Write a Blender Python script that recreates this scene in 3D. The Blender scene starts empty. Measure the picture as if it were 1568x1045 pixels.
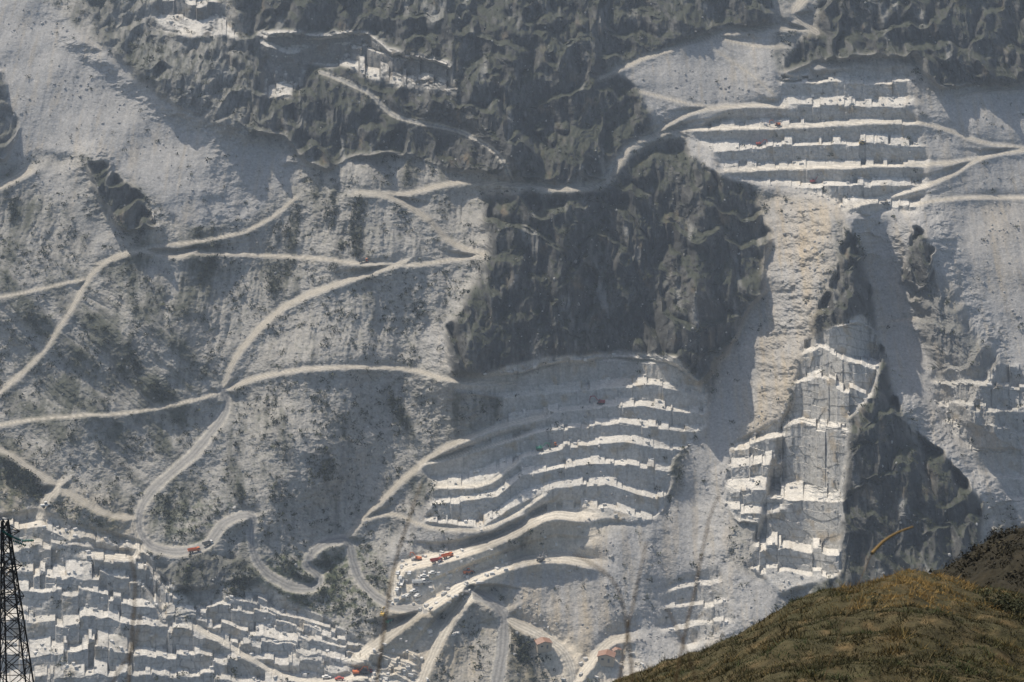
import bpy, math, numpy as np, time
from mathutils import Vector
T0=time.time()
rng=np.random.default_rng(7)
W,H=1568.0,1045.0
F=W*70/36.0
PITCH=math.radians(15)
CAM=np.array([0,0,600.0])
cp,sp=math.cos(PITCH),math.sin(PITCH)
def ray(u,v):
    a=(np.asarray(u,float)-W/2)/F; b=(H/2-np.asarray(v,float))/F
    return a, cp+b*sp, -sp+b*cp     # x,y,z
# ---------------- noise
_p=rng.permutation(256); P=np.concatenate([_p,_p]).astype(np.int32)
_ga=rng.random(256)*2*np.pi; GX,GY=np.cos(_ga).astype(np.float32),np.sin(_ga).astype(np.float32)
def perlin(x,y,seed=0):
    x0=np.floor(x); y0=np.floor(y)
    fx=(x-x0).astype(np.float32); fy=(y-y0).astype(np.float32)
    X0=(x0.astype(np.int32)+seed*17)&255; X1=(X0+1)&255; Y0=(y0.astype(np.int32)+seed*31)&255; Y1=(Y0+1)&255
    u=fx*fx*fx*(fx*(fx*6-15)+10); v=fy*fy*fy*(fy*(fy*6-15)+10)
    def g(a,b,dx,dy):
        h=P[a+b]; return GX[h]*dx+GY[h]*dy
    A=P[X0]; B=P[X1]
    n00=g(A,Y0,fx,fy); n10=g(B,Y0,fx-1,fy); n01=g(A,Y1,fx,fy-1); n11=g(B,Y1,fx-1,fy-1)
    a=n00+u*(n10-n00); b=n01+u*(n11-n01)
    return (a+v*(b-a))*1.5
def fbm(x,y,o=4,seed=0,gain=0.5):
    s=0;a=1;t=0
    for i in range(o):
        s=s+a*perlin(x*2**i,y*2**i,seed+i); t+=a; a*=gain
    return s/t
def ridged(x,y,o=4,seed=0,gain=0.5):
    s=0;a=1;t=0
    for i in range(o):
        s=s+a*(1-2*np.abs(perlin(x*2**i,y*2**i,seed+i))); t+=a; a*=gain
    return s/t
def hashc(a,b,seed=0):
    return P[(P[(a.astype(np.int64)+seed*13)&255]+b.astype(np.int64))&255]/255.0
def sstep(a,b,x):
    t=np.clip((x-a)/(b-a),0,1); return t*t*(3-2*t)
# ---------------- grid
def axis(lo,hi,st,tail,n):
    core=np.arange(lo,hi,st); k=(np.arange(1,n+1)/n)**2.2*tail+np.arange(1,n+1)*st
    return np.concatenate([(lo-k)[::-1],core,hi+k])
U=axis(-50,1620,1.4,1400,60); V=axis(-50,1100,1.2,750,50)
NU,NV=len(U),len(V)
uu,vv=np.meshgrid(U,V)
def D0f(u,v):
    rx,ry,rz=ray(u,v)
    d=-1278.0/(np.minimum(rz,0.35*ry)-0.7*ry)
    fl=np.where(rz<-0.05,-660/np.minimum(rz,-0.05),1e9)
    return np.minimum(d,fl)
D0=D0f(uu,vv)
rx,ry,rz=ray(uu,vv)
X=D0*rx; S=D0*ry/0.82
def blur(a,n):
    for ax in (0,1):
        for _ in range(2):
            c=np.cumsum(np.concatenate([np.repeat(np.take(a,[0],ax),n+1,ax),a,np.repeat(np.take(a,[-1],ax),n,ax)],ax),ax)
            if ax==0: a=(c[2*n+1:]-c[:-2*n-1])/(2*n+1)
            else: a=(c[:,2*n+1:]-c[:,:-2*n-1])/(2*n+1)
    return a
wob_u=fbm(X/22,S/22,5,3,.6)*13; wob_v=fbm(X/22,S/22,5,9,.6)*13
def poly(pts,soft=4,wob=1.0):
    x=uu+wob_u*wob; y=vv+wob_v*wob
    ins=np.zeros(uu.shape,bool); n=len(pts)
    for i in range(n):
        x1,y1=pts[i]; x2,y2=pts[(i+1)%n]
        if y1==y2: continue
        ins^=((y1>y)!=(y2>y))&(x<(x2-x1)*(y-y1)/(y2-y1)+x1)
    return np.clip(blur(ins.astype(float),soft),0,1) if soft else ins.astype(float)
def catmull(pts,step=6.0):
    p=np.array(pts,float)
    q=np.vstack([2*p[0]-p[1],p,2*p[-1]-p[-2]]); out=[]
    for i in range(1,len(q)-2):
        n=max(2,int(np.hypot(*(q[i+1]-q[i]))/step))
        t=np.linspace(0,1,n,endpoint=False)[:,None]
        out.append(0.5*((2*q[i])+(-q[i-1]+q[i+1])*t+(2*q[i-1]-5*q[i]+4*q[i+1]-q[i+2])*t*t+(-q[i-1]+3*q[i]-3*q[i+1]+q[i+2])*t**3))
    out.append(q[-2][None]); return np.vstack(out)
def sdist(pts,R,smooth=True,step=6,wob=0):
    """distance and signed offset to a polyline"""
    p=catmull(pts,step) if smooth else np.array(pts,float)
    d=np.full(uu.shape,1e6); sg=np.zeros(uu.shape); nvv=np.zeros(uu.shape)
    XX=uu+wob_u*wob; YY=vv+wob_v*wob
    for i in range(len(p)-1):
        (x1,y1),(x2,y2)=p[i],p[i+1]
        a,b=np.searchsorted(U,[min(x1,x2)-R,max(x1,x2)+R]); c,e=np.searchsorted(V,[min(y1,y2)-R,max(y1,y2)+R])
        if a>=b or c>=e: continue
        x=XX[c:e,a:b]; y=YY[c:e,a:b]; dx,dy=x2-x1,y2-y1; L=dx*dx+dy*dy+1e-9
        t=np.clip(((x-x1)*dx+(y-y1)*dy)/L,0,1)
        ex=x-(x1+t*dx); ey=y-(y1+t*dy); dd=np.hypot(ex,ey)
        cr=(dx*ey-dy*ex)/math.sqrt(L)
        m=dd<d[c:e,a:b]
        d[c:e,a:b][m]=dd[m]; sg[c:e,a:b][m]=cr[m]; nvv[c:e,a:b][m]=dx/math.sqrt(L)
    return d,sg,nvv
# ---------------- roads (paths first: the relief is eased beside them)
TAN=0;ASP=1
roads=[([(-120,690),(0,600),(60,545),(105,480),(150,410),(210,385),(270,392),(300,385)],7,TAN),
([(-100,470),(0,455),(130,428)],3.5,TAN),
([(150,405),(235,378),(290,372),(370,356),(420,330),(452,303)],4.5,TAN),
([(290,388),(380,390),(480,396),(550,403),(640,405),(740,390)],5,TAN),
([(545,295),(600,302),(650,332),(690,370),(740,390)],8,TAN),
([(545,295),(620,296),(700,280),(790,283),(880,290),(930,277),(965,225),(1000,208),(1060,172),(1140,162),(1200,163)],6.5,TAN),
([(620,402),(540,427),(450,462),(400,500),(360,550),(340,600)],8.5,TAN),
([(340,600),(400,577),(500,563),(620,565),(690,582),(790,588)],6,TAN),
([(-100,665),(0,650),(100,638),(200,632),(280,617),(340,600)],4.5,TAN),
([(340,595),(345,630),(300,690),(240,745),(213,790),(225,832),(270,845),(315,835),(345,800),(385,792),(385,830),(400,870),(440,897),(480,900),(490,885),(470,862),(490,835),(530,828),(540,860),(560,900),(600,927),(650,935)],14,ASP),
([(530,825),(570,780),(640,715),(690,682),(760,655),(830,638)],8.5,TAN),
([(545,800),(600,788),(660,808),(740,810),(800,780),(830,760)],5,TAN),
([(605,925),(612,872),(700,848),(780,818),(840,788),(880,790)],14,TAN),
([(550,1005),(640,940),(720,890),(780,865),(850,853),(900,862)],14,TAN),
([(630,1080),(680,965),(725,905)],16,TAN),
([(720,905),(762,930),(772,970),(752,1090)],19,ASP),
([(-80,680),(0,690),(50,720),(100,752),(160,787),(212,795)],8,TAN),
([(60,790),(75,760),(90,745)],14,TAN),([(150,850),(205,850),(205,800)],12,TAN),
([(-60,300),(0,285),(45,262)],11,TAN),
([(1000,208),(1050,199),(1200,195),(1400,188),(1500,217),(1620,235)],5,TAN),
([(1640,222),(1568,230),(1500,243),(1430,280),(1300,318)],6,TAN),
([(1640,300),(1568,303),(1480,303),(1400,312)],4.5,TAN),
([(920,120),(1000,85),(1100,54),(1180,45),(1245,47)],5,TAN),
([(1250,50),(1215,22),(1230,0),(1240,-50)],12,TAN),
([(1090,55),(1150,70),(1200,72)],3.5,TAN),([(1100,80),(1150,115),(1185,145)],3.5,TAN),([(980,140),(1060,160),(1110,165)],3.5,TAN),
([(1110,262),(1240,256),(1420,252),(1500,243)],5,TAN),
([(780,950),(830,975),(870,1010),(885,1090)],15,TAN),([(880,1045),(930,985),(960,975)],12,TAN),
([(1345,495),(1400,488)],4,TAN),([(490,110),(560,140),(610,180),(700,200),(760,235),(785,280)],4,ASP),
([(1460,150),(1520,138),(1640,130)],3,TAN),
([(670,745),(740,742),(790,710)],5,TAN),([(640,712),(720,692),(800,668)],5,TAN),
([(300,960),(450,1040),(560,1035)],8,TAN)]
rd=np.full(uu.shape,1e6); rdel=np.zeros(uu.shape); rcol=np.zeros(uu.shape); rcent=np.full(uu.shape,1e6); rda=np.full(uu.shape,1e6)
hwn=1+.5*fbm(X/12,S/12,3,90)
for pts,w,t in roads:
    w=w*(.9 if t==ASP else .82)
    d,sg,nv=sdist(pts,w+45,True,9,.16)
    hw=w/2*hwn
    up=-sg*np.sign(nv+1e-9)
    e=d-hw
    k=np.where(e<0,1,np.exp(-(np.maximum(e,0)/(w*.9+6))**1.3))
    s=np.clip(up,-w*.75,w*.75)
    dl=s*np.abs(nv)*(1.1 if t==TAN else .75)*k
    m=e<rd
    rd=np.where(m,e,rd); rdel=np.where(m,dl,rdel); rcol=np.where(m,t,rcol)
    rcent=np.where(m,d/np.maximum(hw,1),rcent)
    if t==ASP and w>8: rda=np.minimum(rda,e)
ease=1-.75*np.exp(-(np.maximum(rd,0)/18)**2)
easea=1-.75*np.exp(-(np.maximum(rda,0)/34)**2)
# ---------------- macro relief (metres along the sight depth)
G=np.zeros(uu.shape)
def feat(pts,amp,sL,sR=None,wob=1.2):
    """amp>0: hollow, amp<0: spur."""
    global G
    sR=sR or sL
    d,sg,_=sdist(pts,3.0*max(sL,sR),True,30,wob)
    q=np.clip(sg/np.maximum(d,1),-1,1)*.5+.5
    s=sL+(sR-sL)*q
    G+=amp*np.exp(-(d/s)**2)
feat([(700,560),(640,680),(560,780),(520,850)],30,120,100)
feat([(420,330),(400,430),(345,590)],24,90,90)
feat([(70,560),(160,640),(230,740)],20,80,80)
feat([(0,420),(60,520),(120,640)],-16,60,60)
feat([(200,400),(260,520),(310,590)],-12,45,45)
feat([(560,300),(640,420),(690,500),(700,600)],-18,60,60)
feat([(760,60),(770,200),(800,300),(740,480),(700,560)],-32,100,45)
feat([(870,300),(850,420),(860,520)],-16,32,26)
feat([(930,300),(925,420),(930,520)],12,24,24)
feat([(1010,230),(1020,330),(990,450),(960,540)],20,45,40)
feat([(1090,280),(1080,380),(1040,520)],-20,32,48)
feat([(1200,320),(1180,470),(1130,610),(1070,740),(1050,960)],22,60,75)
feat([(1300,345),(1290,430),(1305,520),(1340,600),(1400,680),(1500,780),(1510,860)],-52,34,110)
feat([(1290,610),(1287,740),(1285,880)],-26,110,34,.4)
feat([(1390,440),(1400,560),(1470,700),(1560,800)],16,60,60)
feat([(1420,360),(1440,450),(1490,520),(1520,640)],-26,30,50)
feat([(900,640),(900,760)],14,120,120)
feat([(140,250),(170,300),(230,350)],-18,18,30)
feat([(130,60),(250,150),(400,200),(480,250)],-14,80,22)
feat([(300,20),(310,120),(350,180)],-14,26,40)
feat([(520,60),(430,160),(470,230)],16,45,45)
feat([(690,-20),(700,100),(780,220)],-34,26,60)
feat([(850,0),(860,120),(900,230)],-16,24,40)
feat([(960,0),(970,60)],10,40,40)
feat([(1180,0),(1190,100)],-8,40,40)
feat([(1330,0),(1320,60)],-10,40,40)
feat([(1440,0),(1420,100)],-16,100,100)
feat([(850,870),(960,960)],16,90,90)
feat([(100,840),(150,1000)],-20,120,120)
feat([(430,650),(480,740)],-9,30,30)
# ---------------- region masks
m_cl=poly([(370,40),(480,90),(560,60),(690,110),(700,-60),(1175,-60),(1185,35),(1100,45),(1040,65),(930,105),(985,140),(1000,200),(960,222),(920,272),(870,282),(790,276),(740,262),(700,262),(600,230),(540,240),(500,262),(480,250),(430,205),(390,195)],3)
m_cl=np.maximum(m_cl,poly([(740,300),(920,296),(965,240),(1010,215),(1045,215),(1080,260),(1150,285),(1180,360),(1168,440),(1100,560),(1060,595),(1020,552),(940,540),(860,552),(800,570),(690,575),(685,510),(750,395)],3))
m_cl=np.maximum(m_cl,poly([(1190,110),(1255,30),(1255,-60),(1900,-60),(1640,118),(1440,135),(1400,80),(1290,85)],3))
m_cl=np.maximum(m_cl,poly([(1300,345),(1330,430),(1345,520),(1380,640),(1440,690),(1505,770),(1500,850),(1480,890),(1270,930),(1270,860),(1290,640),(1240,500),(1280,420)],2,.6))
m_cl=np.maximum(m_cl,poly([(1400,345),(1430,380),(1420,440),(1380,430)],2))
m_cl=np.maximum(m_cl,.55*poly([(1430,400),(1500,520),(1568,600),(1568,690),(1500,660),(1430,560),(1395,460)],5))
m_cl=np.maximum(m_cl,poly([(135,250),(160,250),(215,300),(235,345),(190,352),(150,300)],2))
m_cl=np.maximum(m_cl,.8*poly([(-60,100),(0,110),(28,190),(10,240),(-60,240)],2))
m_cl=np.maximum(m_cl,.75*poly([(130,0),(300,-20),(380,60),(390,195),(330,190),(240,140),(150,60)],5))
m_cl=np.maximum(m_cl,poly([(340,-60),(710,-60),(700,110),(560,60),(450,60),(370,60)],4))
m_cl=np.maximum(m_cl,.6*poly([(235,865),(330,850),(370,850),(400,885),(300,900),(250,900)],3))
m_cl=np.maximum(m_cl,.7*poly([(1470,880),(1520,810),(1700,780),(1700,1000),(1500,1000)],3))
m_cl=np.maximum(m_cl,sstep(-10,-120,vv))
m_sc=poly([(-400,-60),(20,-60),(110,35),(235,140),(330,190),(480,255),(440,290),(370,345),(290,350),(240,310),(150,240),(60,235),(0,262),(-400,262)],4)
m_sc=np.maximum(m_sc,poly([(1180,300),(1290,310),(1270,400),(1240,500),(1200,640),(1140,740),(1110,860),(1200,900),(1180,1000),(1000,1040),(960,980),(1000,880),(1050,700),(1110,560),(1165,450)],4))
m_sc=np.maximum(m_sc,poly([(930,110),(1040,70),(1180,45),(1190,110),(1290,95),(1440,140),(1700,125),(1700,800),(1500,770),(1380,640),(1345,520),(1320,380),(1280,330),(1060,260),(1045,205),(1000,200)],4))
m_sc=np.maximum(m_sc,poly([(700,860),(850,850),(960,800),(1010,780),(1100,850),(1100,1045),(950,1045),(900,990),(800,970),(770,900)],5))
m_sc=np.maximum(m_sc,poly([(640,790),(700,740),(830,770),(840,800),(740,830),(640,830),(600,900),(590,830)],5)*.8)
m_sc=np.maximum(m_sc,.7*poly([(30,260),(130,250),(150,330),(210,370),(200,390),(150,395),(110,330)],5))
m_sc=np.maximum(m_sc,.8*poly([(680,500),(700,560),(650,560),(640,500)],6))
m_q1=poly([(690,595),(780,560),(830,550),(950,538),(1035,548),(1085,600),(1080,665),(1030,700),(1020,775),(990,800),(840,800),(800,785),(740,810),(650,800),(670,745),(640,715),(760,650),(770,610)],2,.4)
m_q2=poly([(1200,115),(1260,105),(1390,105),(1400,180),(1420,250),(1420,290),(1400,325),(1300,325),(1240,290),(1110,268),(1090,235),(1050,205),(1130,165),(1190,160)],3,1.2)
m_q3=poly([(-300,830),(60,780),(110,800),(215,830),(235,870),(300,930),(400,895),(520,960),(580,1000),(640,1000),(650,1200),(-300,1200)],2,.5)
m_q3=m_q3*(.75+.25*sstep(-.25,.05,fbm(X/26,S/26,3,310)))
m_q4=poly([(1200,640),(1215,610),(1235,520),(1320,480),(1345,520),(1340,600),(1300,640),(1285,880),(1200,910),(1150,870)],2,.6)
m_q4b=poly([(1120,680),(1180,650),(1205,640),(1200,800),(1130,800),(1110,770)],2,.6)
m_q5=poly([(225,10),(260,-10),(345,5),(362,60),(300,60),(250,45)],2,.8)
m_q5=np.maximum(m_q5,poly([(395,48),(500,50),(560,48),(600,75),(690,95),(700,140),(640,138),(570,125),(520,100),(470,98),(445,150),(405,150)],2,.8))
m_q6=poly([(1430,570),(1568,560),(1600,800),(1568,800),(1500,700),(1440,640)],3)
m_q7=poly([(1030,890),(1100,870),(1120,950),(1060,1000),(1010,960)],3)
quarry=np.clip(m_q1+m_q2+m_q3+m_q4+m_q4b+m_q5*.85+m_q6*.6+m_q7*.7,0,1)
m_cl=np.clip(m_cl*(1-np.clip(m_q1+m_q2+m_q3+m_q4+m_q4b+.7*m_q5,0,1)),0,1)
m_sc=np.clip(m_sc*(1-m_cl),0,1)
veg=np.clip(1-m_cl-m_sc-quarry,0,1)
# gullied slopes -- before terracing
diag=poly([(-300,380),(150,400),(330,560),(340,640),(220,780),(-300,760)],20)
diag2=poly([(340,600),(690,600),(660,700),(540,820),(400,790),(300,800),(250,760)],18)
wx=fbm(X/60,S/60,3,12)*9
def an(ax,k,seed,o=4,st=6):
    c=X*math.cos(ax)+S*math.sin(ax)+wx*.6; l=-X*math.sin(ax)+S*math.cos(ax)
    return ridged(c/k,l/(k*st),o,seed,.55)
gu=an(0.0,30,20); gd=an(0.75,26,30); gd2=an(0.35,26,40)
gul=gu*(1-diag)*(1-diag2)+gd*diag+gd2*diag2
G+= veg*gul*6.0*ease*easea
G+= fbm(X/110,S/110,3,50)*13*(1-quarry*.8)*(.4+.6*easea)
cl=ridged((X+wx*1.6)/62,S/210,3,60,.45)
cl2=ridged((X+wx*1.3+fbm(X/30,S/30,2,71)*8)/19,S/95,3,70,.5)
clr=fbm((X-.5*S)/34,(S+.5*X)/34,4,75,.55)
G+= m_cl*(-cl*19-cl2*8-clr*6)*ease*easea
G+= (m_sc)*(fbm(X/18,S/90,4,80)*2.6)
D=D0+G
# ---------------- cliff bands and quarry benches
Vnew=vv.copy(); riser=np.zeros(uu.shape)
bh=120.0
ph_=(vv+.25*uu*np.sin(uu/260.))/bh+fbm(X/48,S/90,4,300,.5)*1.8
t=1-(ph_-np.floor(ph_))
tp=np.where(t<.28,t/.28*.6,.6+.4*(t-.28)/.72)
Vnew+=m_cl*(t-tp)*bh*.8*ease
def terr(mask,lines,tau=.32,jit=5,cell=22,seed=0,tv=.0):
    global Vnew
    LV=[]
    for k,l in enumerate(lines):
        a=np.array(l,float)
        cid2=np.floor(U/cell+fbm(U/60,U*0+seed+k*7.7,3,seed)*3+k*.37)
        j=(hashc(cid2,cid2*0+k,seed)-.5)*jit*1.8+fbm(U/40,U*0+k*3.3,4,seed+2)*jit*1.0
        LV.append(np.interp(U,a[:,0],a[:,1])+j)
    for k in range(1,len(LV)): LV[k]=np.maximum(LV[k],LV[k-1]+4)
    LV=[LV[0]-35]+LV+[LV[-1]+35]
    for k in range(len(LV)-1):
        top=LV[k][None,:]; bot=LV[k+1][None,:]
        cidk=np.floor(U/(cell*.8)+fbm(U/50,U*0+k,2,seed+8)*3+k*.61)
        tk=np.clip(tau*(1+tv*(hashc(cidk,cidk*0+k*3,seed+4)-.5)*2),.06,.8)[None,:]
        m=(vv>=top)&(vv<bot)
        t=(bot-vv)/(bot-top)
        tp=np.where(t<tk,t/tk*.95,.95+.05*(t-tk)/(1-tk))
        vn=bot-(bot-top)*tp
        w=mask*m
        Vnew+=w*(vn-vv)
        riser[:]=np.where(m,np.maximum(riser,mask*(t>tk)),riser)
terr(m_q1,[[(690,585),(740,580),(800,578),(860,560),(950,550),(1020,558),(1080,590)],
 [(690,622),(780,612),(850,602),(930,594),(1000,592),(1080,606)],
 [(680,682),(750,656),(820,636),(900,626),(980,620),(1080,635)],
 [(640,712),(720,690),(800,668),(870,656),(950,650),(1070,663)],
 [(640,748),(740,742),(800,703),(870,685),(960,680),(1050,692)],
 [(640,778),(760,762),(800,732),(870,714),(950,709),(1020,722)],
 [(640,802),(740,807),(800,770),(850,747),(930,740),(1010,764)]],.34,2.8,36,1,.4)
terr(m_q2,[[(1190,130),(1400,126)],[(1130,167),(1200,162),(1400,164)],[(1050,203),(1150,196),(1390,188)],[(1110,232),(1200,222),(1330,220),(1410,225)],
 [(1110,264),(1240,256),(1400,252)],[(1110,290),(1240,284),(1410,283)],[(1240,325),(1300,318),(1420,312)]],.30,4,34,2,.6)
terr(m_q3,[[(-50,812),(60,800),(110,818),(220,840),(300,895),(400,897),(640,1000)],
 [(-50,850),(60,833),(120,845),(220,862),(260,915),(340,910),(430,935),(540,972),(650,1008)],
 [(-50,890),(60,872),(130,880),(220,892),(250,940),(340,930),(440,952),(520,985),(650,1016)],
 [(-50,925),(60,912),(120,910),(220,930),(330,955),(450,975),(650,1026)],
 [(-50,965),(60,955),(150,948),(250,968),(340,982),(450,996),(650,1036)],
 [(-50,1005),(60,1000),(150,985),(250,1005),(340,1013),(450,1018),(650,1046)],
 [(-50,1050),(60,1042),(150,1028),(260,1040),(450,1044),(650,1060)]],.38,10,46,3,.5)
terr(m_q4,[[(1235,503),(1300,498),(1345,510)],[(1225,545),(1255,536),(1300,555),(1345,565)],[(1210,590),(1255,582),(1300,600),(1345,612)],
 [(1190,662),(1230,655),(1290,662)],[(1100,768),(1200,760),(1290,768)],[(1120,850),(1200,838),(1290,852)]],.2,8,44,4,.5)
terr(m_q4b,[[(1100,690),(1210,668)],[(1100,722),(1210,705)],[(1100,755),(1210,742)],[(1100,785),(1210,780)]],.36,6,34,8,.5)
terr(m_q5,[[(160,18),(230,5),(340,10),(400,50),(470,58),(560,52),(690,90)],[(250,60),(360,62),(410,80),(440,90),(490,76),(560,68),(600,86),(690,105)],[(400,160),(560,122),(640,130),(700,140)]],.5,8,50,5,.5)
terr(m_q6*.7,[[(1420,v),(1600,v+6)] for v in (590,622,655,690,730)],.2,7,40,6,.5)
terr(m_q7*.8,[[(1000,v+8),(1120,v-8)] for v in (900,930,960)],.25,4,34,7,.4)
fr=np.interp(Vnew.ravel(),V,np.arange(NV)).reshape(uu.shape)
i0=np.clip(np.floor(fr).astype(int),0,NV-2); f=fr-i0
D=np.take_along_axis(D,i0,0)*(1-f)+np.take_along_axis(D,i0+1,0)*f
D+=blur(rdel,1)
road=sstep(1.3,-.9,rd+fbm(X/4,S/4,4,95,.65)*2.3)
verge=sstep(8,0,rd+fbm(X/8,S/8,4,96,.65)*9)*(1-road)
yard=poly([(590,935),(605,865),(655,845),(760,838),(790,870),(720,925),(650,942)],2)
yard=np.maximum(yard,poly([(790,960),(850,965),(900,1010),(960,970),(1000,1045),(860,1060)],3)*.7)
yard=np.maximum(yard,poly([(810,800),(850,765),(900,770),(930,800),(900,870),(820,870)],4)*.6)
yard=np.maximum(yard,poly([(560,1000),(640,960),(700,960),(650,1045),(540,1045)],5)*.5)
# ---------------- fine relief
keep=1-np.clip(road+yard*.8,0,1)
fine=fbm(X/6,S/6,4,100,.72)
D+=keep*(m_cl*(-ridged(X/6,S/24,3,110,.5)*1.9+fine*1.0)+veg*(fine*1.3)+m_sc*(fine*.55)+quarry*fine*.4)
jn=fbm(X/45,S/45,2,120)*2.5
row=vv/13.0+fbm(X/30,S/60,2,125)*1.2
bcx=X/7.0+jn+hashc(np.floor(row),np.floor(row)*0,9)*3
bc=np.floor(bcx); br=np.floor(row)
blk=hashc(bc,br,3)
D+=keep*quarry*riser*(blk-.5)*1.5*(.25+.75*np.clip(m_q3*.5+m_q4+m_q4b,0,1))
# ---------------- positions, normals
PX=CAM[0]+D*rx; PY=CAM[1]+D*ry; PZ=CAM[2]+D*rz
pos=np.stack([PX,PY,PZ],-1)
du=np.gradient(pos,axis=1); dv=np.gradient(pos,axis=0)
nrm=np.cross(dv,du); nrm/=np.linalg.norm(nrm,axis=-1,keepdims=True)+1e-9
flat=np.clip(np.abs(nrm[...,2]),0,1)
# ---------------- colours
def mix(a,b,t): return a+(b-a)*t[...,None]
def C(*c): return np.array(c,float)
n1=fbm(X/40,S/40,4,130)*.5+.5; n2=fbm(X/5,S/5,4,140,.7)*.5+.5; n3=fbm(X/3.2,S/16,4,150,.6)*.5+.5
streak=fbm(X/6,S/70,4,170,.6)*.5+.5
shp=uu.shape+(3,)
g01=gul*.5+.5
# pale scree showing on the central-left slopes, thicker turf to the far left and low
pale=poly([(380,300),(740,300),(740,400),(690,500),(660,660),(540,760),(430,640),(380,500),(440,420)],30)
turf=poly([(150,400),(330,440),(330,600),(200,760),(0,680),(60,540)],30)
vegc=mix(np.broadcast_to(C(.225,.22,.205),shp),C(.10,.105,.085),sstep(.40,.56,.45*n1+.35*(1-g01)+.25*n2-.05*pale+.05*turf))
vegc=mix(vegc,C(.37,.36,.335),sstep(.50,.66,streak*.35+n2*.2+g01*.45+.07*pale-.06*turf)*.85)
vegc=mix(vegc,C(.055,.065,.038),sstep(.52,.68,n2*.6+n3*.4)*.5)
grn=poly([(390,860),(560,830),(600,900),(560,950),(470,950),(400,900)],8)+.8*poly([(80,740),(190,800),(150,830),(90,800)],6)+.6*poly([(230,770),(330,760),(380,780),(330,830),(260,835)],8)+.7*poly([(0,690),(70,750),(50,790),(-20,770)],6)
vegc=mix(vegc,C(.08,.098,.045),np.clip(grn,0,1)*sstep(.42,.6,n2*.7+n1*.3)*.8)
scc=mix(mix(np.broadcast_to(C(.31,.31,.31),shp),C(.41,.405,.39),n2*.6+streak*.4),C(.37,.33,.27),sstep(.5,.7,streak)*.5)
rocks=sstep(.60,.72,n2); scc=mix(scc,C(.20,.20,.20),rocks*.35)
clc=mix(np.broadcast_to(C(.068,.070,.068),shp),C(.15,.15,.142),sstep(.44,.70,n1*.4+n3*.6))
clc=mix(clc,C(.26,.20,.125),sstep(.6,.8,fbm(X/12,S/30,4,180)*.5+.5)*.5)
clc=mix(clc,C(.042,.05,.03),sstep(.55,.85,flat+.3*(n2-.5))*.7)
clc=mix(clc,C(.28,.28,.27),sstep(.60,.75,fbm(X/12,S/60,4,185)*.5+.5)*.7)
lite=poly([(130,-20),(380,20),(400,200),(330,200),(230,140)],14)
clc=mix(clc,C(.28,.28,.27),lite*sstep(.35,.6,n3)*.7)
mar=mix(np.broadcast_to(C(.49,.49,.48),shp),C(.39,.38,.355),n3)
mar=mix(mar,C(.37,.29,.18),sstep(.54,.75,fbm(X/9,S/14,4,190)*.5+.5)*.6)
mar=mix(mar,C(.22,.22,.21),sstep(.62,.78,fbm(X/2.5,S/25,3,195)*.5+.5)*.6)
mar=mix(mar,C(.36,.31,.235),sstep(.5,.8,fbm(X/30,S/30,4,197)*.5+.5)*.5*m_q3)
jx=np.abs((bcx%1)-.5); jy=np.abs((row%1)-.5)
joint=np.maximum(sstep(.42,.49,jx),sstep(.41,.48,jy)*.8)*riser
mar=mix(mar,C(.12,.12,.11),joint*.5*(.45+.55*np.clip(m_q4+m_q3,0,1)))
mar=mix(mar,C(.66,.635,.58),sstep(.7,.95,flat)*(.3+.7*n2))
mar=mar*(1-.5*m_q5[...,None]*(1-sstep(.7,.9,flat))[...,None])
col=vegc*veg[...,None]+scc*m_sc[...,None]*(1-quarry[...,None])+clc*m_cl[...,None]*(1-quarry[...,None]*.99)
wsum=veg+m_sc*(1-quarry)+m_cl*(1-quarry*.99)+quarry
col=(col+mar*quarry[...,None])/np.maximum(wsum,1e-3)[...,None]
warm=poly([(1170,300),(1290,310),(1250,480),(1200,640),(1130,700),(1150,560),(1180,440)],10)*.8
warm=np.maximum(warm,poly([(560,1045),(600,920),(760,860),(830,770),(930,780),(900,880),(960,980),(900,1045)],14)*.75)
warm=np.maximum(warm,poly([(0,680),(110,740),(220,790),(210,840),(0,830)],10)*.6)
warm=np.maximum(warm,poly([(1450,300),(1568,300),(1568,480),(1520,450)],14)*.5)
col=mix(col,C(.45,.365,.24),warm*sstep(.3,.7,n1*.5+streak*.5)*.65)
dust=mix(np.broadcast_to(C(.52,.49,.43),shp),C(.38,.355,.305),n2)
asp=mix(np.broadcast_to(C(.26,.26,.26),shp),C(.34,.335,.32),n2)
inq=np.clip(quarry+yard,0,1)
rc=np.where(rcol[...,None]>.5,asp,mix(dust,C(.68,.64,.56),inq))
track=.83+.17*np.cos(np.clip(rcent,0,1)*9)
col=mix(col,dust*.8,verge*.45*(rcol<.5)+verge*.3*(rcol>.5))
edge=(rcol>.5)*sstep(2.2,.6,np.abs(rd-.6))*.6
col=mix(col,C(.66,.60,.50),yard*(.55+.45*n2))
col=mix(col,rc*track[...,None],road*.93)
col=mix(col,C(.47,.45,.40),edge)
spk=rng.normal(0,1,uu.shape); spk=spk*.6+blur(rng.normal(0,1,uu.shape),1)*2
col=col*(1+np.clip(spk,-2.5,2.5)*(.08-.05*road))[...,None]
col=np.clip(col,.02,.8)
print('arrays',time.time()-T0)
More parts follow.
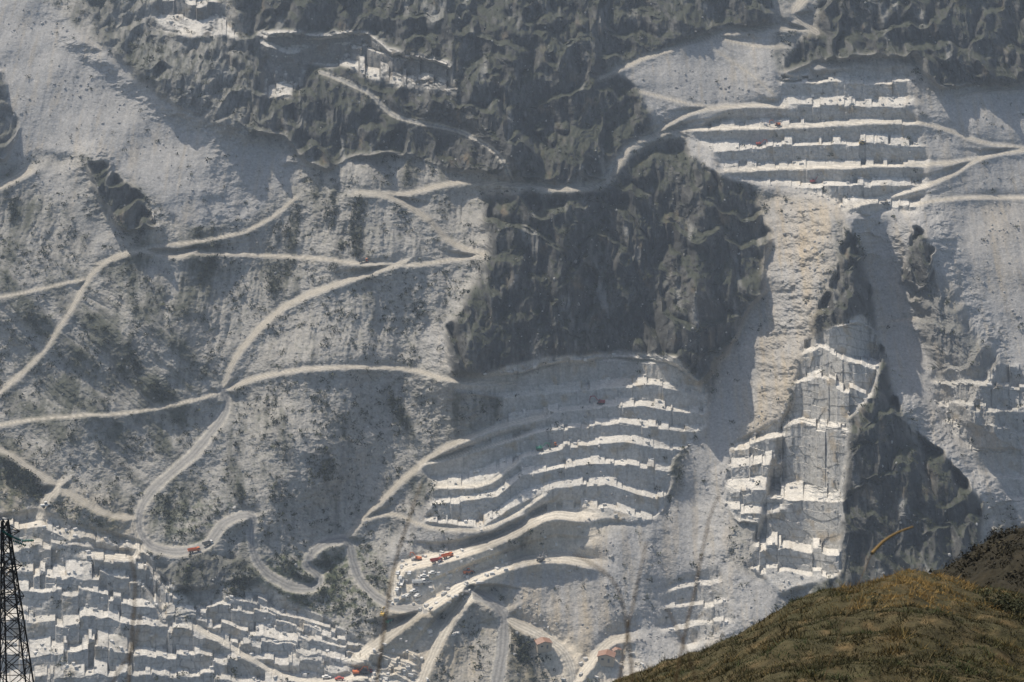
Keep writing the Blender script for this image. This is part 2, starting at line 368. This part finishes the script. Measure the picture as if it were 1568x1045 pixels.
# ---------------- mesh helper
def link(ob): bpy.context.scene.collection.objects.link(ob); return ob
def mkmesh(name,verts,faces,mat,cols=None,smooth=False):
    me=bpy.data.meshes.new(name)
    verts=np.ascontiguousarray(verts,dtype=np.float32); faces=np.ascontiguousarray(faces,dtype=np.int32)
    n,k=faces.shape
    me.vertices.add(len(verts)); me.vertices.foreach_set('co',verts.ravel())
    me.loops.add(n*k); me.loops.foreach_set('vertex_index',faces.ravel())
    me.polygons.add(n); me.polygons.foreach_set('loop_start',np.arange(0,n*k,k,dtype=np.int32))
    me.polygons.foreach_set('use_smooth',np.full(n,smooth))
    me.update(calc_edges=True)
    if cols is not None:
        at=me.color_attributes.new('tint','FLOAT_COLOR','POINT')
        c=np.ones((len(verts),4),np.float32); c[:,:3]=cols
        at.data.foreach_set('color',c.ravel())
    me.materials.append(mat)
    return link(bpy.data.objects.new(name,me))
def mat_tint(name,rough=.9,nscale=.8,nstr=.25,bump=.0,bscale=1.0,bdist=.3):
    m=bpy.data.materials.new(name); m.use_nodes=True; nt=m.node_tree; b=nt.nodes['Principled BSDF']
    b.inputs['Roughness'].default_value=rough; b.inputs['Specular IOR Level'].default_value=.1
    a=nt.nodes.new('ShaderNodeAttribute'); a.attribute_name='tint'
    g=nt.nodes.new('ShaderNodeNewGeometry')
    n=nt.nodes.new('ShaderNodeTexNoise'); n.inputs['Scale'].default_value=nscale; n.inputs['Detail'].default_value=3; n.inputs['Roughness'].default_value=.65
    nt.links.new(g.outputs['Position'],n.inputs['Vector'])
    mr=nt.nodes.new('ShaderNodeMapRange'); mr.inputs[1].default_value=.3; mr.inputs[2].default_value=.7; mr.inputs[3].default_value=1-nstr; mr.inputs[4].default_value=1+nstr
    nt.links.new(n.outputs['Fac'],mr.inputs[0])
    x=nt.nodes.new('ShaderNodeVectorMath'); x.operation='SCALE'
    nt.links.new(a.outputs['Color'],x.inputs[0]); nt.links.new(mr.outputs[0],x.inputs['Scale']); nt.links.new(x.outputs[0],b.inputs['Base Color'])
    if bump:
        n2_=nt.nodes.new('ShaderNodeTexNoise'); n2_.inputs['Scale'].default_value=bscale; n2_.inputs['Detail'].default_value=2
        nt.links.new(g.outputs['Position'],n2_.inputs['Vector'])
        bp=nt.nodes.new('ShaderNodeBump'); bp.inputs['Strength'].default_value=bump; bp.inputs['Distance'].default_value=bdist
        nt.links.new(n2_.outputs['Fac'],bp.inputs['Height']); nt.links.new(bp.outputs[0],b.inputs['Normal'])
    return m
M_terr=mat_tint('quarry_rock',.92,.6,.2,.4,.9,.7)
M_leaf=mat_tint('foliage',.8,1.5,.2)
M_grass=mat_tint('dry_grass',.8,2.0,.2)
M_hill=mat_tint('hill_soil',.95,3.0,.35,.5,6,.1)
M_stone=mat_tint('marble_stone',.85,1.2,.15)
def paint(name,c,rough=.5,metal=0,dirt=.2):
    m=bpy.data.materials.new(name); m.use_nodes=True; nt=m.node_tree; b=nt.nodes['Principled BSDF']
    b.inputs['Roughness'].default_value=rough; b.inputs['Metallic'].default_value=metal
    n=nt.nodes.new('ShaderNodeTexNoise'); n.inputs['Scale'].default_value=2.5; n.inputs['Detail'].default_value=5
    r=nt.nodes.new('ShaderNodeValToRGB'); r.color_ramp.elements[0].position=.35; r.color_ramp.elements[1].position=.7
    r.color_ramp.elements[0].color=(*c,1); r.color_ramp.elements[1].color=(*[q*(1-dirt)+.35*dirt for q in c],1)
    nt.links.new(n.outputs['Fac'],r.inputs[0]); nt.links.new(r.outputs[0],b.inputs['Base Color']); return m
idx=np.arange(NU*NV).reshape(NV,NU)
fc=np.stack([idx[:-1,:-1],idx[1:,:-1],idx[1:,1:],idx[:-1,1:]],-1).reshape(-1,4)
mkmesh('quarry_mountain_terrain',pos.reshape(-1,3),fc,M_terr,col.reshape(-1,3),False)
print('terrain',time.time()-T0)
def at(u,v):
    i=int(np.argmin(abs(V-v))); j=int(np.argmin(abs(U-u)))
    p=pos[i,j].copy(); p[2]+=.35; return p
def pick(w,N):
    w=np.clip(np.nan_to_num(w),0,None).ravel(); c=np.cumsum(w); return np.minimum(np.searchsorted(c,rng.random(N)*c[-1]),NU*NV-1)
# ---------------- instancer
def scatter(name,bv,bf,P_,size,cols,mat,rotz=None,jit=0):
    n=len(P_); k=len(bv)
    a=rng.random(n)*6.283 if rotz is None else rotz
    v=np.broadcast_to(bv,(n,k,3)).copy()
    if jit: v+=rng.normal(0,jit,(n,k,3))
    v*=size[:,None,:] if size.ndim==2 else size[:,None,None]
    c,s=np.cos(a)[:,None],np.sin(a)[:,None]
    x=v[...,0]*c-v[...,1]*s; y=v[...,0]*s+v[...,1]*c
    v=np.stack([x,y,v[...,2]],-1)+P_[:,None,:]
    f=(bf[None]+np.arange(n)[:,None,None]*k).reshape(-1,bf.shape[1])
    cc=np.repeat(cols,k,0)
    return mkmesh(name,v.reshape(-1,3),f,mat,cc)
# shrubs: clumps of leaf-sized faces
def leaves(name,P_,r,cols,nt=22,lf=.42):
    n=len(P_)
    d=rng.normal(0,1,(n,nt,3)); d/=np.linalg.norm(d,axis=-1,keepdims=True); d*=(rng.random((n,nt,1))**.45)
    d[...,2]=d[...,2]*.75+.45
    lobes=1+.35*np.sin(np.arctan2(d[...,1],d[...,0])*3+rng.random((n,1))*6)
    d[...,:2]*=lobes[...,None]
    c=P_[:,None]+d*r[:,None,None]
    t=rng.normal(0,1,(n,nt,3,3))*lf*.6*r[:,None,None,None]
    v=c[:,:,None,:]+t
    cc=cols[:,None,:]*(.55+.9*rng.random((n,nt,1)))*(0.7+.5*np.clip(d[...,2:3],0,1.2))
    cc=np.repeat(cc.reshape(-1,3),3,0)
    f=np.arange(n*nt*3).reshape(-1,3)
    return mkmesh(name,v.reshape(-1,3),f,M_leaf,cc)
ok=(uu>-200)&(uu<1770)&(vv>-100)&(vv<1150)&(rd>4)
str_=sstep(.45,.6,fbm(X/12,S/45,4,210)*.5+.5)
lush=poly([(230,640),(420,600),(700,600),(560,780),(500,830),(260,800)],20)*.3+grn*2+poly([(380,380),(700,420),(700,560),(380,520)],15)*.5+poly([(780,300),(930,300),(980,420),(760,540)],15)*.5
area=np.gradient(U)[None,:]*np.gradient(V)[:,None]
N=16000
s=pick(ok*(veg*(.08+1.5*str_+lush)*(.2+1.0*(g01<.55))+m_cl*(flat>.5)*(.3+lush)*.45+m_sc*.015+quarry*.01)*(1-yard)*area,N)
pp=pos.reshape(-1,3)[s]+rng.normal(0,.5,(N,3))*[1,1,0]
r=.6+2.2*rng.random(N)**2.2
g=rng.random((N,1)); cs=C(.036,.045,.026)*(1-g)+C(.075,.08,.046)*g
leaves('hillside_shrubs',pp,r,cs,18)
# boulders
ph=(1+5**.5)/2
ico=np.array([(-1,ph,0),(1,ph,0),(-1,-ph,0),(1,-ph,0),(0,-1,ph),(0,1,ph),(0,-1,-ph),(0,1,-ph),(ph,0,-1),(ph,0,1),(-ph,0,-1),(-ph,0,1)])/1.9
icf=np.array([(0,11,5),(0,5,1),(0,1,7),(0,7,10),(0,10,11),(1,5,9),(5,11,4),(11,10,2),(10,7,6),(7,1,8),(3,9,4),(3,4,2),(3,2,6),(3,6,8),(3,8,9),(4,9,5),(2,4,11),(6,2,10),(8,6,7),(9,8,1)])
N=14000; s=pick(ok*(m_sc*(.3+2*sstep(.5,.7,n1))+quarry*.6+m_cl*.15+veg*.12)*area,N); pp=pos.reshape(-1,3)[s]
r=.22+1.0*rng.random(N)**6
gcol=(.28+.25*rng.random((N,1)))*C(1,.98,.94)
scatter('rock_rubble',ico,icf,pp,r[:,None]*(.7+.6*rng.random((N,3))),gcol,M_stone,jit=.12)
# squared blocks
box=np.array([(x,y,z) for x in(-.5,.5) for y in(-.5,.5) for z in(0,1)],float)
bxf=np.array([(0,1,3,2),(4,6,7,5),(0,4,5,1),(2,3,7,6),(0,2,6,4),(1,5,7,3)])
N=420; s=pick(((rd>1)|(yard>.6))*(yard*1.2*(uu<780)+yard*.4+quarry*(flat>.8)*.5)*area*(vv<1100)*(vv>-40),N); pp=pos.reshape(-1,3)[s]-[0,0,.15]
sz=np.stack([1.2+2*rng.random(N),1+1.0*rng.random(N),.9+1.0*rng.random(N)],-1)
scatter('marble_blocks',box,bxf,pp,sz,(.45+.25*rng.random((N,1)))*C(1,.99,.96),M_stone,jit=.04)
# ---------------- machines
PAINT={k:paint(k,c) for k,c in dict(orange_paint=(.62,.15,.03),red_paint=(.42,.06,.04),yellow_paint=(.6,.4,.08),green_paint=(.02,.22,.14),white_paint=(.78,.78,.76),rubber=(.03,.03,.03),steel=(.16,.16,.16),glass=(.04,.06,.08),tan_wall=(.5,.42,.32),roof_tile=(.28,.15,.10),maroon_paint=(.25,.03,.04)).items()}
import bmesh
from mathutils import Matrix
def part(par,name,mat,boxes=(),cyls=(),prisms=()):
    bm=bmesh.new()
    for (c,s_,rot) in boxes:
        r_=bmesh.ops.create_cube(bm,size=1,matrix=Matrix.Translation(c)@Matrix.Rotation(rot,4,'Y')@Matrix.Diagonal((*s_,1)))
    if boxes: bmesh.ops.bevel(bm,geom=bm.edges[:],offset=.06,segments=1,affect='EDGES')
    for (c,rad,dep) in cyls:
        bmesh.ops.create_cone(bm,cap_ends=True,segments=14,radius1=rad,radius2=rad,depth=dep,matrix=Matrix.Translation(c)@Matrix.Rotation(math.pi/2,4,'X'))
    for (pts,y0,y1) in prisms:
        a=[bm.verts.new((x,y0,z)) for x,z in pts]; b=[bm.verts.new((x,y1,z)) for x,z in pts]
        n=len(pts); bm.faces.new(a); bm.faces.new(b[::-1])
        for i in range(n): bm.faces.new((a[i],b[i],b[(i+1)%n],a[(i+1)%n]))
    bmesh.ops.recalc_face_normals(bm,faces=bm.faces)
    me=bpy.data.meshes.new(name); bm.to_mesh(me); bm.free(); me.materials.append(PAINT[mat])
    ob=link(bpy.data.objects.new(name,me)); ob.parent=par; return ob
def root(name,u,v,rot,sc=1):
    e=link(bpy.data.objects.new(name,None)); p=at(u,v); e.location=p; e.rotation_euler=(0,0,math.radians(rot)); e.scale=(sc*1.1,)*3; return e
def excavator(u,v,rot,c='orange_paint',sc=1):
    e=root('excavator',u,v,rot,sc)
    part(e,'tracks','rubber',boxes=[((0,1.2,.5),(4.2,.6,.9),0),((0,-1.2,.5),(4.2,.6,.9),0)],cyls=[((2.0,1.2,.5),.45,.58),((-2.0,1.2,.5),.45,.58),((2.0,-1.2,.5),.45,.58),((-2.0,-1.2,.5),.45,.58)])
    part(e,'body',c,boxes=[((-.5,0,1.7),(3.8,2.7,1.3),0),((-2.1,0,1.8),(.8,2.6,1.6),0)])
    part(e,'cab',c,prisms=[([(.2,1.2),(1.5,1.2),(1.6,2.2),(1.2,3.1),(.2,3.1)],.4,1.35)])
    part(e,'windows','glass',prisms=[([(.35,2.1),(1.63,2.2),(1.3,2.95),(.35,2.95)],.38,1.37)])
    part(e,'boom',c,prisms=[([(1.2,1.6),(1.5,1.5),(4.2,4.6),(6.6,4.2),(6.6,4.6),(4.1,5.2)],-.3,.1)])
    part(e,'stick',c,prisms=[([(6.2,4.9),(6.8,4.7),(7.2,1.6),(6.9,1.6)],-.25,.05)])
    part(e,'bucket','steel',prisms=[([(6.8,1.7),(7.4,1.6),(7.5,.7),(6.8,.3),(6.1,.6),(6.5,.8)],-.7,.5)])
def truck(u,v,rot,c='orange_paint',sc=1,bed=None):
    e=root('dump_truck',u,v,rot,sc)
    part(e,'wheels','rubber',cyls=[((x,y,.55),.55,.45) for x in(2.6,-1.2,-2.6) for y in(1.05,-1.05)])
    part(e,'chassis','steel',boxes=[((0,0,.95),(7.4,1.2,.35),0)])
    part(e,'cab',c,prisms=[([(2.1,1.1),(3.9,1.1),(3.9,2.0),(3.5,3.0),(2.1,3.0)],-1.2,1.2)])
    part(e,'windows','glass',prisms=[([(2.4,2.05),(3.93,2.05),(3.6,2.85),(2.4,2.85)],-1.22,1.22)])
    part(e,'tipper_bed',bed or c,prisms=[([(-3.9,1.3),(1.8,1.15),(2.0,2.7),(-3.9,2.5)],-1.3,-1.1),([(-3.9,1.3),(1.8,1.15),(2.0,2.7),(-3.9,2.5)],1.1,1.3),([(1.7,1.15),(1.85,1.15),(2.0,2.9),(1.8,2.9)],-1.1,1.1),([(-3.9,1.3),(1.8,1.15),(1.8,1.35),(-3.9,1.5)],-1.1,1.1)])
def loader(u,v,rot,c='yellow_paint',sc=1):
    e=root('wheel_loader',u,v,rot,sc)
    part(e,'wheels','rubber',cyls=[((x,y,.8),.8,.6) for x in(1.6,-1.6) for y in(1.1,-1.1)])
    part(e,'body',c,prisms=[([(-3,.9),(2.2,.9),(2.2,1.6),(.5,1.9),(-3,2.2)],-.9,.9)])
    part(e,'cab','glass',prisms=[([(-.7,1.9),(.9,1.9),(.7,3.3),(-.6,3.3)],-.7,.7)])
    part(e,'roof',c,boxes=[((0,0,3.35),(1.7,1.6,.15),0)])
    part(e,'lift_arms',c,prisms=[([(.9,1.8),(1.2,2.0),(3.6,1.1),(3.5,.8)],-.7,-.45),([(.9,1.8),(1.2,2.0),(3.6,1.1),(3.5,.8)],.45,.7)])
    part(e,'bucket','steel',prisms=[([(3.4,.3),(4.6,.2),(3.7,.5),(3.6,1.4),(3.3,1.5)],-1.5,1.5)])
def car(u,v,rot,c='white_paint',sc=1.1):
    e=root('pickup_car',u,v,rot,sc)
    part(e,'wheels','rubber',cyls=[((x,y,.36),.36,.25) for x in(1.4,-1.4) for y in(.8,-.8)])
    part(e,'body',c,prisms=[([(-2.3,.4),(2.3,.4),(2.3,.9),(1.2,1.05),(.5,1.65),(-1.0,1.65),(-1.2,1.1),(-2.3,1.1)],-.88,.88)])
    part(e,'windows','glass',prisms=[([(1.08,1.1),(.46,1.57),(-.9,1.57),(-1.0,1.1)],-.9,.9)])
def shed(u,v,rot,sc=1):
    e=root('quarry_shed',u,v,rot,sc)
    part(e,'walls','tan_wall',prisms=[([(-4,-2),(4,-2),(4,3),(0,4.2),(-4,3)],-3,3)])
    part(e,'roof','roof_tile',prisms=[([(-4.5,2.95),(0,4.35),(4.5,2.95),(4.5,3.2),(0,4.6),(-4.5,3.2)],-3.4,3.4)])
    part(e,'door','steel',boxes=[((1.5,-3.02,1.1),(1.1,.1,2.2),0)])
    part(e,'window','glass',boxes=[((-1.6,-3.02,1.7),(1.3,.1,1.0),0)])
truck(297,846,20,'orange_paint',.9); truck(318,836,35,'white_paint',.8,'steel')
truck(668,862,20,'red_paint',.9); truck(685,855,30,'orange_paint',.9); excavator(640,858,150,'orange_paint',.8)
excavator(920,620,170,'maroon_paint'); excavator(826,690,10,'green_paint',.9); truck(845,684,5,'orange_paint',.8,'steel')
excavator(1190,194,180,'orange_paint',.8); excavator(1162,224,10,'red_paint',.8); loader(1320,222,0,'yellow_paint',.8); excavator(1245,281,30,'maroon_paint',.8); truck(1355,315,10,'white_paint',.8,'steel')
truck(556,402,0,'orange_paint',.8,'steel')
excavator(585,945,80,'yellow_paint',.8); loader(597,955,60,'green_paint'); loader(717,880,30,'orange_paint')
for u,v,a in((610,880,80),(613,887,85),(609,905,70),(650,885,0),(662,880,20),(625,915,50),(634,908,20),(655,893,5),(628,880,80),(640,915,40)): car(u,v,a)
truck(615,897,85,'white_paint'); truck(642,896,10,'white_paint')
excavator(546,1034,10,'orange_paint',.9); truck(562,1032,10,'red_paint',.8,'steel'); car(500,1040,0); car(520,1042,10,'red_paint')
excavator(828,860,60,'steel'); loader(70,778,30,'white_paint')
shed(832,992,15); shed(928,1012,-10,1.1); shed(944,1000,20,.6)
# ---------------- near grassy hill (the photographer stands on it)
hc=np.array([(-1500,1400),(500,1180),(800,1100),(940,1048),(1010,1020),(1080,1000),(1150,965),(1210,930),(1260,912),(1320,900),(1390,884),(1440,888),(1500,903),(1568,912),(1700,930),(2400,900)],float)
HU=np.concatenate([np.linspace(-1500,850,60),np.arange(860,1700,3.0),np.linspace(1710,3000,50)])
HY=np.concatenate([np.linspace(1.2,25,40),np.arange(25.3,64,.3),np.linspace(65,140,30)])
def hillz(u,y):
    yc=58+6*np.sin(u/210.)
    vc=np.interp(u,hc[:,0],hc[:,1])
    t=np.clip((yc-y)/yc,0,1)
    vpx=vc+760*t**2.0
    _,ry_,rz_=ray(u,vpx)
    z=y*rz_/ry_
    z=z-np.where(y>yc,(y-yc)*.35+(y-yc)**2*.004,0)
    x=(u-W/2)/F*y/ry_
    z=z+fbm(x/4,y/4,4,220)*.6*sstep(4,25,y)+fbm(x/1.1,y/1.1,3,222)*.18*sstep(4,25,y)
    return x,y+0*u,600+z
hu,hy=np.meshgrid(HU,HY)
hx,hyy,hz=hillz(hu,hy)
hn=fbm(hx/3,hyy/3,4,230)*.5+.5; hn2=fbm(hx/.6,hyy/.6,3,231)*.5+.5
hcol=mix(mix(np.broadcast_to(C(.08,.062,.033),hx.shape+(3,)),C(.04,.042,.02),hn),C(.13,.092,.045),sstep(.5,.8,hn2))
i2=np.arange(hx.size).reshape(hx.shape)
f2=np.stack([i2[:-1,:-1],i2[:-1,1:],i2[1:,1:],i2[1:,:-1]],-1).reshape(-1,4)
mkmesh('grassy_hill',np.stack([hx,hyy,hz],-1).reshape(-1,3),f2,M_hill,hcol.reshape(-1,3),True)
NB=190000
gu_=900+760*rng.random(NB)**.85; gy=32+32*rng.random(NB)
gx,gy2,gz=hillz(gu_,gy)
cl_=fbm(gx/2.2,gy/2.2,3,240)*.5+.5; cl3=fbm(gx/.5,gy/.5,2,241)*.5+.5
hgt=(.04+.22*sstep(.4,.8,cl3)*rng.random(NB))*(.5+.9*cl_)
an_=rng.random(NB)*6.283; wd=.006+.010*rng.random(NB)
bx=np.cos(an_)*wd; by=np.sin(an_)*wd; ln=rng.normal(0,.7,(NB,2))*hgt[:,None]
b=np.stack([gx,gy2,gz-.02],-1)
v=np.stack([b+np.stack([bx,by,0*bx],-1),b-np.stack([bx,by,0*bx],-1),b+np.stack([ln[:,0],ln[:,1],hgt],-1)],1)
gold=sstep(.4,.75,cl_*.6+cl3*.15+.34*np.exp(-((gu_-1400)/100)**2)*(gy>46)+.2*(rng.random(NB)-.5))
gc=mix(mix(np.broadcast_to(C(.055,.05,.022),(NB,3)),C(.06,.075,.03),sstep(.5,.7,fbm(gx/1.6,gy/1.6,3,243)*.5+.5)),C(.29,.19,.065),gold)*(.6+.8*rng.random((NB,1)))
mkmesh('dry_hill_grass',v.reshape(-1,3),np.arange(NB*3).reshape(-1,3),M_grass,np.repeat(gc,3,0))
def hpt(u,y): x,y2,z=hillz(np.array([float(u)]),np.array([float(y)])); return np.array([x[0],y2[0],z[0]])
Q=[];R_=[]
for (u,y,rad,n) in ((1285,60,.5,30),(1262,60,.35,14),(1310,60,.3,12),(990,58,.35,18),(1530,50,.5,26),(1560,48,.5,20),(1440,50,.2,10),(1180,57,.2,8),(1345,45,.25,9),(1100,50,.2,8)):
    c0=hpt(u,y)
    for i in range(n):
        Q.append(c0+np.append(rng.normal(0,rad*.7,2),abs(rng.normal(0,rad*.5)))); R_.append(rad*(.25+.3*rng.random()))
Q=np.array(Q);R_=np.array(R_)
leaves('hill_bushes',Q,R_,C(.05,.052,.025)*(.7+.6*rng.random((len(Q),1))),60,.2)
# dark knoll behind the hill
ku,ky=np.meshgrid(np.linspace(1380,2300,260),np.linspace(70,150,120))
kc=np.interp(ku,[1380,1430,1480,1520,1568,1700,2300],[960,885,852,826,812,790,700])
_,kry,krz=ray(ku,kc+900*np.clip((112-ky)/112,0,1)**2)
kz=ky*krz/kry-np.clip(ky-112,0,99)*.8; kx=(ku-W/2)/F*ky/kry
kz=kz+fbm(kx/5,ky/5,5,250,.6)*1.6
kcol=mix(np.broadcast_to(C(.04,.032,.02),kx.shape+(3,)),C(.018,.018,.012),fbm(kx/2,ky/2,3,251)*.5+.5)
i2=np.arange(kx.size).reshape(kx.shape)
f2=np.stack([i2[:-1,:-1],i2[:-1,1:],i2[1:,1:],i2[1:,:-1]],-1).reshape(-1,4)
kp=np.stack([kx,ky,kz+600],-1)
mkmesh('scrub_knoll',kp.reshape(-1,3),f2,M_hill,kcol.reshape(-1,3),True)
s=rng.integers(0,kx.size,3500)
leaves('knoll_scrub',kp.reshape(-1,3)[s],.12+.4*rng.random(3500)**2,C(.038,.032,.018)*(.4+1.1*rng.random((3500,1))),30,.25)
# ---------------- tubes
def tubes(name,paths,mat,sides=5,cols=None):
    vs=[];fs=[];cc=[];o=0
    for pi,(pts,rad) in enumerate(paths):
        p=np.array(pts,float); n=len(p); rad=np.broadcast_to(rad,(n,))
        t=np.gradient(p,axis=0); t/=np.linalg.norm(t,axis=1,keepdims=True)+1e-9
        ref=np.array([0,0,1.]) if abs(t[0,2])<.9 else np.array([1.,0,0])
        a=np.cross(t,ref); a/=np.linalg.norm(a,axis=1,keepdims=True)+1e-9; b=np.cross(t,a)
        th=np.arange(sides)*2*np.pi/sides
        ring=p[:,None]+rad[:,None,None]*(a[:,None]*np.cos(th)[None,:,None]+b[:,None]*np.sin(th)[None,:,None])
        vs.append(ring.reshape(-1,3))
        for i in range(n-1):
            for j in range(sides):
                fs.append((o+i*sides+j,o+i*sides+(j+1)%sides,o+(i+1)*sides+(j+1)%sides,o+(i+1)*sides+j))
        cc.append(np.repeat((cols[pi] if cols is not None else C(.1,.1,.1))[None],n*sides,0)); o+=n*sides
    return mkmesh(name,np.vstack(vs),np.array(fs),mat,np.vstack(cc),True)
def wp(u,v,d):
    a,b_,c=ray(u,v); return CAM+d*np.array([a,b_,c])
st=[];sc_=[]
def stem(pts,d,r0,c):
    p=catmull(pts,12); k=np.linspace(0,1,len(p))
    W3=np.array([wp(u,v,d*(1+.03*q)) for (u,v),q in zip(p,k)])
    rr=r0*(1-.55*k); st.append((W3,rr)); sc_.append(C(*c))
brn=(.12,.08,.04)
stem([(1225,1200),(1250,1080),(1290,960),(1325,870),(1345,835),(1372,816),(1396,808)],9.0,.0026,(.18,.12,.06))
stem([(1335,848),(1352,830),(1374,816),(1398,807)],8.95,.0085,(.24,.16,.065))
stem([(560,1180),(590,950),(606,860),(625,800),(645,740)],3.2,.003,brn)
stem([(975,1180),(965,1000),(945,900),(900,860),(880,850)],3.0,.0026,brn)
stem([(930,1180),(955,1000),(975,900),(990,830)],3.4,.0026,brn)
stem([(1010,1180),(1045,990),(1065,900),(1085,800),(1100,760)],3.3,.0028,brn)
stem([(1080,1180),(1070,1060),(1040,970),(1020,930)],3.1,.0026,brn)
stem([(190,1180),(200,1000),(207,900),(200,850)],3.1,.003,brn)
stem([(120,1180),(170,1050),(205,990),(215,940)],3.0,.0024,brn)
tubes('dry_grass_stems',st,M_grass,6,sc_)
# ---------------- pylon
pyl=link(bpy.data.objects.new('lattice_pylon',None)); dP=120.0
top=wp(5,797,dP)
cx,cy=top[0]+.1,top[1]; zt=top[2]; zb=zt-26
def hwp(z): return .16+ (zt-z)*.062
mem=[];
lev=[zt];z=zt
while z>zb: z-=max(.75,hwp(z)*1.9); lev.append(z)
cor=lambda z,i:(cx+hwp(z)*(1 if i in(0,1) else -1),cy+hwp(z)*(1 if i in(1,2) else -1),z)
for i in range(4): mem.append(([cor(zt,i),cor(lev[-1],i)],.055))
for a,b_ in zip(lev[:-1],lev[1:]):
    for i in range(4):
        j=(i+1)%4
        mem.append(([cor(a,i),cor(b_,j)],.028)); mem.append(([cor(a,j),cor(b_,i)],.028)); mem.append(([cor(b_,i),cor(b_,j)],.028))
for zz in (zt-.7,zt-2.9,zt-4.9):
    for s_ in(-1,1):
        for i in range(4): mem.append(([cor(zz+ (.35 if i%2 else -.35),i),(cx+s_*.85,cy,zz)],.03))
t1=tubes('lattice_frame',mem,M_stone,4,[C(.035,.035,.035)]*len(mem)); t1.parent=pyl
ins=[]
for (u1,v1,u2,v2) in ((18,822,32,828),(34,829,52,828),(20,828,40,836),(2,812,18,822)):
    a=wp(u1,v1,dP);b_=wp(u2,v2,dP); n=25
    pts=[a+(b_-a)*k/(n-1) for k in range(n)]
    ins.append((pts,[.11 if k%3==1 else .035 for k in range(n)]))
t2=tubes('insulators',ins,M_stone,8,[C(.02,.16,.13)]*len(ins)); t2.parent=pyl
# ---------------- valley haze (real scattering air)
bm=bmesh.new(); bmesh.ops.create_cube(bm,size=1,matrix=Matrix.Translation((0,1500,500))@Matrix.Diagonal((6000,3400,1800,1)))
me=bpy.data.meshes.new('valley_haze'); bm.to_mesh(me); bm.free()
hm=bpy.data.materials.new('haze_air'); hm.use_nodes=True; nt=hm.node_tree; nt.nodes.remove(nt.nodes['Principled BSDF'])
vs_=nt.nodes.new('ShaderNodeVolumeScatter'); vs_.inputs['Color'].default_value=(.66,.80,1,1); vs_.inputs['Density'].default_value=1.15e-4; vs_.inputs['Anisotropy'].default_value=.2
nt.links.new(vs_.outputs[0],nt.nodes['Material Output'].inputs['Volume']); me.materials.append(hm)
link(bpy.data.objects.new('valley_haze',me))
# ---------------- light, sky, camera
sc=bpy.context.scene
EL,AZ=math.radians(55),math.radians(-45)
sv=Vector((math.sin(AZ)*math.cos(EL),math.cos(AZ)*math.cos(EL),math.sin(EL)))
l=bpy.data.lights.new('sun','SUN'); l.energy=4.6; l.angle=math.radians(.6); l.color=(1,.94,.84)
lo=link(bpy.data.objects.new('sun',l)); lo.rotation_euler=(-sv).to_track_quat('-Z','Y').to_euler(); lo.location=(0,0,1500)
w=bpy.data.worlds.new('World'); sc.world=w; w.use_nodes=True; nt=w.node_tree
sk=nt.nodes.new('ShaderNodeTexSky'); sk.sky_type='NISHITA'; sk.sun_disc=False; sk.sun_elevation=EL; sk.sun_rotation=AZ; sk.dust_density=2
bg=nt.nodes['Background']; bg.inputs[1].default_value=.115; nt.links.new(sk.outputs[0],bg.inputs[0])
cam=bpy.data.cameras.new('camera'); cam.lens=70; cam.sensor_width=36; cam.clip_start=.1; cam.clip_end=20000
cam.dof.use_dof=True; cam.dof.focus_distance=1300; cam.dof.aperture_fstop=8
co=link(bpy.data.objects.new('camera',cam)); co.location=CAM; co.rotation_euler=(math.radians(90)-PITCH,0,0)
sc.camera=co
sc.view_settings.view_transform='Standard'; sc.view_settings.look='None'; sc.view_settings.exposure=0
print('done',time.time()-T0)
